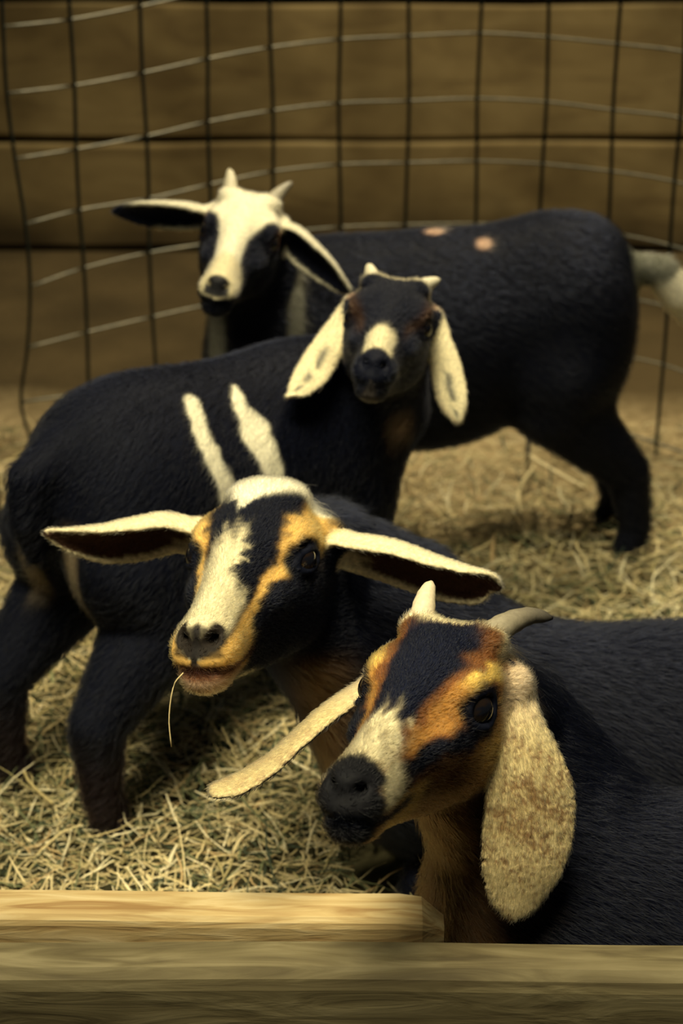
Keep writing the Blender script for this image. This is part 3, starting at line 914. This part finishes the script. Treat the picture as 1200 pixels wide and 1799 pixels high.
# ------------------------------------------------------------------ standing goats
class Frame:
    def __init__(self, o, d, s):
        self.o = np.array((o[0], o[1], 0.0)); self.d = nrm((d[0], d[1], 0)); self.l = np.array((-self.d[1], self.d[0], 0)); self.s = s
        self.R = np.stack([self.d, self.l, (0, 0, 1)], 1)

    def W(self, x, y, z):
        return self.o + self.s * (x * self.d + y * self.l) + np.array((0, 0, self.s * z))

    def loc(self, V):
        q = (V - self.o) / self.s; return np.stack([q @ self.d, q @ self.l, q[:, 2]], 1)


def standing_body(f, fr, feet, belly=0.0, dz=0.0, hock=.030, wz=0.0, rx=0.0, lk=1.0, bx=0.0, st=.215):
    s = fr.s
    E = lambda p, r, k: f.ell(fr.W(p[0], p[1], p[2] + dz), np.array(r) * s, k * s, fr.R)
    E((-.01 + bx, 0, .300 - belly * .5), (.185, .105 + belly * .3, .118 + belly * .5), .05)
    E((.12, 0, .305 + wz * .6), (.10, .085, .130), .05)
    E((-.16 + rx, 0, .335), (.105, .085, .100), .05)
    f.tube([fr.W(-.20 + rx, 0, .385 + dz), fr.W(-.05, 0, .395 + dz + wz * .4), (fr.W(.13, 0, .400 + dz + wz))], [.038 * s, .034 * s, .036 * s], .05 * s)
    for sg, (fx0, fy0) in feet.items():
        if sg.startswith('h'):
            y = .055 if sg[1] == 'l' else -.055
            E((-.175 + rx, y, .285), (.075, .045, .105), .04)
            f.tube([fr.W(-.155, y * 1.15, .27), fr.W((-.115 + fx0 + .195) * .5 - .06, (y * 1.2 + fy0) * .5, st), fr.W(fx0 - hock, fy0, .128), fr.W(fx0 - .004, fy0, .050), fr.W(fx0 + .004, fy0, .022)],
                   np.array([.060, .046 * lk, .0235 * lk, .0165 * lk, .0165 * lk]) * s, .025 * s)
        else:
            y = .05 if sg[1] == 'l' else -.05
            E((.15, y, .27), (.055, .040, .095), .04)
            f.tube([fr.W(.145, y * 1.15, .25), fr.W((.13 + fx0) * .5, (y * 1.15 + fy0) * .5, .20), fr.W(fx0 + .004, fy0, .118), fr.W(fx0, fy0, .045), fr.W(fx0 + .006, fy0, .022)],
                   np.array([.045, .034, .0225, .0155, .0165]) * s, .02 * s)


def flow_standing(fr):
    def fn(V):
        return np.repeat((-fr.d + np.array((0, 0, -.55)))[None], len(V), 0)
    return fn


# goat C: striped flank, seen from behind, head turned back to the camera
frC = Frame((-.130, 1.908), (.73, .68), .95)
hC = Head(CAM + .96 * (np.array((.0511, 2.0393, .4082)) - CAM), (-.105, -.978, .178), (.985, -.127, -.116), (.136, .163, .977), .96)
gC = Goat((-.52, 1.52, -.01), (.24, 2.26, .55), .003, hC)
feetC = {'hr': (-.225, -.088), 'hl': (-.24, .06), 'fr': (.165, -.055), 'fl': (.13, .055)}
standing_body(gC.f, frC, feetC, 0, 0, .004, -.028, .050, 1.2)
gC.f.tube([frC.W(.14, 0, .325), (.025, 2.060, .350), hC.W((-.025, 0, -.012))], [.066, .056, .042], .03)
gC.f.tube([frC.W(.17, 0, .28), (.045, 2.02, .32), hC.W((-.005, 0, -.040))], [.066, .046, .030], .03)
gC.f.tube([frC.W(-.200, 0, .385), frC.W(-.232, 0, .370), frC.W(-.236, 0, .325), frC.W(-.232, 0, .285)], [.020, .020, .018, .008], .02)
hC.build(gC.f)
bL = hC.W((-.012, .040, .010)); bR = hC.W((-.012, -.040, .010)); mpp = depth(bL) / F_PX
gC.ear(1, ear_px(bL, [(774, 612), (784, 655), (793, 698), (803, 730), (807, 742)], [-.01, -.015, -.02, -.022, -.022]),
       [.012, 24 * mpp, 29 * mpp, 28 * mpp, 15 * mpp, 5 * mpp], AX_R * .9 - .35 * AX_F, [.5, .3, .25, .2, .2], -AX_F + .5 * AX_R)
gC.ear(-1, ear_px(bR, [(590, 582), (566, 622), (543, 660), (520, 688), (504, 697)], [-.015, -.032, -.05, -.065, -.072]),
       [.012, 24 * mpp, 31 * mpp, 30 * mpp, 18 * mpp, 6 * mpp], AX_R * .85 + AX_U * .4 + .35 * AX_F, [.5, .3, .25, .2, .2], -AX_F - .5 * AX_R)
STRIPES = []


def stripe(p, poly, wid, nz):
    """0..1 membership of a coat stripe given as a 3D polyline with a half-width at each corner"""
    w = np.zeros(len(p))
    for i in range(len(poly) - 1):
        d, t = seg_dist(p, poly[i], poly[i + 1])
        r = wid[i] + (wid[i + 1] - wid[i]) * t
        w = np.maximum(w, sst(.003, -.003, d - r + .0022 * nz))
    return w


def paint_C(I):
    V, L = I['V'], I['L']; q = frC.loc(V)
    th = face_angle(L); x = L[:, 0]; y = L[:, 1]; z = L[:, 2]
    nz = vnoise(V, 90, 23); n2 = vnoise(V, 320, 24)
    c = np.repeat(BLACK[None], len(V), 0)
    for poly, wid in STRIPES_C: c = mixc(c, WHITE, stripe(q, poly, wid, nz + .6 * n2))
    # tan back edges of the thighs
    c = mixc(c, (.27, .21, .13), .75 * sst(-.165, -.195, q[:, 0] + .008 * nz) * sst(.335, .30, q[:, 2]) * sst(.20, .24, q[:, 2]) * sst(.022, .032, np.abs(q[:, 1])) * sst(.056, .046, np.abs(q[:, 1])))
    c = mixc(c, BROWN * .7, sst(.14, .05, q[:, 2]) * .12)
    nk = sst(.035, .02, np.linalg.norm(V[:, :2] - np.array((.045, 1.985)), axis=1)) * sst(.27, .29, V[:, 2])
    c = mixc(c, PINK * .6, nk * .6 * sst(.29, .32, V[:, 2]))
    hm = head_mask(L)
    f = np.repeat(BLACK[None], len(V), 0); tt = th + 4 * nz
    f = mixc(f, BROWN * .35, .7 * np.exp(-((tt - 56) / 8) ** 2) * sst(.0, .02, x) * sst(.10, .07, x))
    f = mixc(f, CREAM, sst(.006, -.004, x) * sst(62, 46, th) * sst(-.05, -.03, x))
    f = mixc(f, CREAM * .8, sst(.098, .108, x + .003 * n2) * sst(52, 40, th) * sst(.150, .142, x))
    f = mixc(f, (.05, .042, .035), sst(150, 165, th) * sst(.05, .08, x) * .8)
    c = c * (1 - hm[:, None]) + f * hm[:, None]
    e = I['et'] >= 0
    ec = np.repeat(CREAM[None] * .92, len(V), 0)
    ec = mixc(ec, (.07, .075, .07), np.exp(-((I['es'] - .1) / .24) ** 2) * sst(.40, .52, I['et']) * sst(.95, .84, I['et']) * .92 * sst(-1.0, .1, n2))
    ec = mixc(ec, PINK * .5, sst(0, -.4, I['eo']))
    return np.where(e[:, None], ec, c)


STRIPES_C = [([(-.064, -.048, .418), (-.076, -.070, .397), (-.074, -.084, .375), (-.065, -.098, .340), (-.060, -.104, .30)], [.009, .011, .013, .012, .011]),
             ([(-.001, -.041, .417), (-.008, -.060, .400), (-.005, -.078, .379), (-.002, -.092, .358), (.003, -.102, .328), (.006, -.106, .29)], [.0045, .009, .020, .015, .011, .009])]
gC.finish('black goat with two white flank stripes, standing at left with its head turned back', paint_C, flow_standing(frC), .012, 80000,
          horns=[(horn_path(hC, -1, [(651, 476), (647, 464)], [.006, .010]), .0105, (.62, .56, .40), (.62, .56, .40)),
                 (horn_path(hC, 1, [(756, 497), (773, 491)], [.006, .010]), .0105, (.62, .56, .40), (.62, .56, .40))],
          hooves=[(frC.W(a, b, -.22 / 100), frC.d) for (a, b) in feetC.values()])

# goat D: broadside, rump to the right, looking back at the camera
frD = Frame((.105, 2.325), (-.985, -.17), .95)
hD = Head((-.1091, 2.2331, .4493), (-.122, -.992, .030), (.978, -.125, -.170), (.172, .009, .985), .975)
gD = Goat((-.34, 2.02, -.01), (.56, 2.56, .57), .003, hD)
feetD = {'hr': (-.268, -.045), 'hl': (-.266, .05), 'fr': (.16, -.055), 'fl': (.14, .055)}
standing_body(gD.f, frD, feetD, .036, .020, -.012, -.040, .002, 1.2, .022, .232)
gD.f.tube([frD.W(.14, 0, .345), (-.08, 2.30, .36), hD.W((-.025, 0, -.014))], [.085, .064, .044], .03)
gD.f.tube([frD.W(.18, 0, .28), (-.11, 2.25, .30), hD.W((-.008, 0, -.040))], [.070, .050, .030], .03)
zt = 2.42
tailD = [frD.W(-.245, 0, .375), PY(1130, 470, 2.36), PY(1165, 480, 2.355), PY(1195, 520, 2.35), PY(1215, 575, 2.345)]
gD.f.tube(tailD, [.018, .017, .021, .022, .006], .02)
hD.build(gD.f)
bL = hD.W((-.012, .040, .010)); bR = hD.W((-.012, -.040, .010)); mpp = depth(bL) / F_PX
WD = [AX_U * .55 - AX_F * .8, AX_U * .5 - AX_F * .85, AX_U * .6 - AX_F * .8, AX_U * .8 - AX_F * .6]
gD.ear(1, ear_px(bL, [(522, 412), (552, 440), (582, 474), (602, 502), (617, 516)], [-.004, -.008, -.012, -.014, -.014]),
       [.013, 38 * mpp, 40 * mpp, 32 * mpp, 18 * mpp, 5 * mpp], [w + .35 * AX_R for w in WD], [.75, .7, .6, .4, .2], AX_U * .85 + AX_F * .5)
gD.ear(-1, ear_px(bR, [(335, 368), (300, 366), (262, 368), (228, 370), (199, 371)], [-.002, -.004, -.006, -.006, -.006]),
       [.013, 34 * mpp, 36 * mpp, 32 * mpp, 20 * mpp, 5 * mpp], WD, [.75, .7, .6, .4, .2], AX_U * .85 + AX_F * .5)
SPOTS_D = []


def paint_D(I):
    V, L = I['V'], I['L']; q = frD.loc(V)
    th = face_angle(L); x = L[:, 0]; y = L[:, 1]; z = L[:, 2]
    nz = vnoise(V, 90, 33); n2 = vnoise(V, 320, 34)
    c = np.repeat(BLACK[None] * .9, len(V), 0)
    for p, r in SPOTS_D_W:
        c = mixc(c, PINK * .9, sst(.006, -.002, np.linalg.norm(V - np.asarray(p), axis=1) - r + .003 * nz))
    k, dd = nearest(V, catmull(tailD, 40)); tl = (dd < .035) & (q[:, 2] > .28)
    c = np.where(tl[:, None], mixc(np.repeat(np.array((.10, .10, .075))[None], len(V), 0), WHITE * .8, sst(.40, .62, k / 40 + .12 * nz)), c)
    # pale lines down the front of the neck
    for (dx) in (-.042, .048):
        cx = -.100 + dx
        c = mixc(c, (.12, .115, .09), sst(.014, .006, np.abs(V[:, 0] - cx)) * sst(2.30, 2.26, V[:, 1]) * sst(.28, .30, V[:, 2]) * sst(.46, .44, V[:, 2]))
    hm = head_mask(L)
    f = np.repeat(BLACK[None], len(V), 0); tt = th + 4 * nz
    lim = np.interp(x, [-.03, .01, .03, .05, .08, .11, .14], [75, 66, 56, 42, 38, 46, 62])
    f = mixc(f, WHITE, sst(lim + 4, lim - 4, tt))
    f = mixc(f, CREAM * .85, sst(.112, .124, x) * sst(92, 80, th))
    f = mixc(f, BROWN * 2, np.exp(-((tt - 66) / 6) ** 2) * np.exp(-((x - .03) / .015) ** 2) * .6)
    f = mixc(f, (.02, .02, .022), sst(.156, .161, x) * sst(.016, .012, np.abs(y)) * sst(-.030, -.025, z))
    c = c * (1 - hm[:, None]) + f * hm[:, None]
    e = I['et'] >= 0
    ec = np.repeat(WHITE[None] * .85, len(V), 0)
    ec = mixc(ec, BLACK * 1.3, sst(.05, -.2, I['eo']) * sst(.95, .85, np.abs(I['es'])))
    ec = mixc(ec, BLACK * 1.5, (I['ei'] == 1) * sst(.6, .8, I['et'] - .12 * I['es']))
    return np.where(e[:, None], ec, c)


SPOTS_D_W = [(PY(760, 410, 2.33), .009), (PY(855, 420, 2.30), .010), (PY(815, 436, 2.27), .009)]
gD.finish('black goat with a white blaze on its face, standing broadside at right by the fence', paint_D, flow_standing(frD), .012, 80000,
          horns=[(horn_path(hD, -1, [(405, 315), (403, 297)], [.006, .010]), .0110, (.62, .56, .40), (.62, .56, .40)),
                 (horn_path(hD, 1, [(494, 336), (513, 320)], [.006, .012]), .0110, (.56, .50, .36), (.20, .18, .14))],
          hooves=[(frD.W(a, b, -.22 / 100), frD.d) for (a, b) in feetD.values()])


# ------------------------------------------------------------------ straw bedding
def straw(n):
    r = np.random.default_rng(77)
    x = r.uniform(-.95, .95, n); y = 1.245 + (2.80 - 1.245) * r.random(n)
    keep = (r.random(n) < np.interp(y, [1.2, 2.0, 2.45, 2.62, 2.8], [1, 1, .8, .25, .03])) & ~((y < 1.335) & (x < .09) & (y > 1.27))
    for (ex, ey, a, b) in ((.36, 1.376, .33, .115), (.33, 1.640, .33, .115)):
        keep &= ((x - ex) / a) ** 2 + ((y - ey) / b) ** 2 > 1
    x, y = x[keep], y[keep]; n = len(x)
    hz = hmap(x, y)
    ang = r.uniform(0, 2 * math.pi, n); ln = r.gamma(4.0, .010, n).clip(.012, .10); wd = r.uniform(.0004, .0012, n) * np.where(r.random(n) < .10, 1.9, 1)
    tilt = r.normal(0, .22, n); bend = r.normal(0, .35, n)
    z = hz * r.random(n) ** .6 + .001
    ns = 4
    t = np.linspace(-.5, .5, ns)
    aa = ang[:, None] + bend[:, None] * t[None] * 2
    dx = np.cumsum(np.cos(aa), 1) / ns * ln[:, None]; dy = np.cumsum(np.sin(aa), 1) / ns * ln[:, None]
    cx = x[:, None] + dx - dx.mean(1, keepdims=True); cy = y[:, None] + dy - dy.mean(1, keepdims=True)
    cz = np.maximum(z[:, None] + np.abs(np.sin(tilt))[:, None] * ln[:, None] * (t[None] + .5) + r.normal(0, .0015, (n, ns)), .0008)
    cy = np.maximum(cy, 1.2300)
    inpl = (cx < .10) & (cy > 1.270) & (cy < 1.332); cy = np.where(inpl, 1.334, cy)
    side = np.stack([-np.sin(aa), np.cos(aa), np.zeros_like(aa)], -1)
    w3 = (wd[:, None] * np.array([.8, 1, 1, .5]))[..., None]
    c = np.stack([cx, cy, cz], -1)
    up = np.array([0, 0, 1.0])
    ring = np.stack([c + side * w3, c + up * w3 * .8, c - side * w3], 2)       # n, ns, 3, 3
    V = ring.reshape(-1, 3)
    base = (np.arange(n) * ns * 3)[:, None]
    fl = []
    for i in range(ns - 1):
        for j in range(2):
            fl.append(np.stack([base[:, 0] + i * 3 + j, base[:, 0] + (i + 1) * 3 + j, base[:, 0] + (i + 1) * 3 + j + 1, base[:, 0] + i * 3 + j + 1], 1))
    Fq = np.vstack(fl)
    pal = np.array([(.74, .60, .32), (.62, .49, .24), (.44, .36, .16), (.17, .18, .085), (.86, .74, .46), (.055, .075, .045), (.48, .33, .15)])
    ci = r.choice(len(pal), n, p=[.23, .19, .14, .15, .11, .12, .06])
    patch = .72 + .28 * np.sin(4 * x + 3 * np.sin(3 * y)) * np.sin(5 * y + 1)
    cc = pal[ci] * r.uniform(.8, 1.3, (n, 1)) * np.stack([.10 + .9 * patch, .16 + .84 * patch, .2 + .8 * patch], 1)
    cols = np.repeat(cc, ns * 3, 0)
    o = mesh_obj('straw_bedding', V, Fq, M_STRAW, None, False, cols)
    tag(o, 'loose golden straw and hay bedding covering the pen floor', 'straw', kind='stuff')


straw(58000)


def stalk(name, label, pts, r, col):
    V, Fc = tube_geo(catmull(pts, 12), r, 6)
    o = mesh_obj(name, V, Fc, M_STRAW, None, True, np.repeat(np.array(col)[None], len(V), 0))
    tag(o, label, 'straw stalk' if 'stalk' in name else 'dark_strand')


def G(u, v, z=.016):
    """point on the bedding seen at a pixel"""
    d = AX_F + AX_R * (u - 600.0) / F_PX - AX_U * (v - 899.5) / F_PX
    return CAM + d * ((z - CAM_H) / d[2])


stalk('straw_stalk', 'thick pale straw stalk lying under the belly of the broadside goat', [G(932, 803, .02), G(980, 832, .02), G(1028, 858, .018)], .0032, (.72, .62, .38))
stalk('straw_stalk', 'curved pale straw stalk on the bedding left of the broadside goat’s hind leg', [G(938, 820, .02), G(912, 860, .02), G(916, 905, .02), G(926, 945, .02)], .0022, (.66, .56, .32))
stalk('straw_stalk', 'yellow straw stalk lying on dark bedding between the striped goat’s hind legs', [G(36, 1338, .022), G(52, 1374, .022), G(92, 1412, .02)], .0015, (.50, .40, .18))
stalk('dark_strand', 'dark bent strand on the bedding beneath the broadside goat', [G(985, 752, .022), G(955, 742, .022), G(930, 758, .02), G(929, 800, .018)], .0030, (.02, .02, .018))  # thin dark bent piece of unknown kind
zb = depth(hB.W((.168, -.012, -.038)))
stalk('straw_stalk', 'thin straw hanging from the lips of the hornless goat', [P(322, 1182, zb), P(305, 1205, zb - .002), P(297, 1260, zb), P(301, 1312, zb + .004)], .0005, (.62, .50, .26))
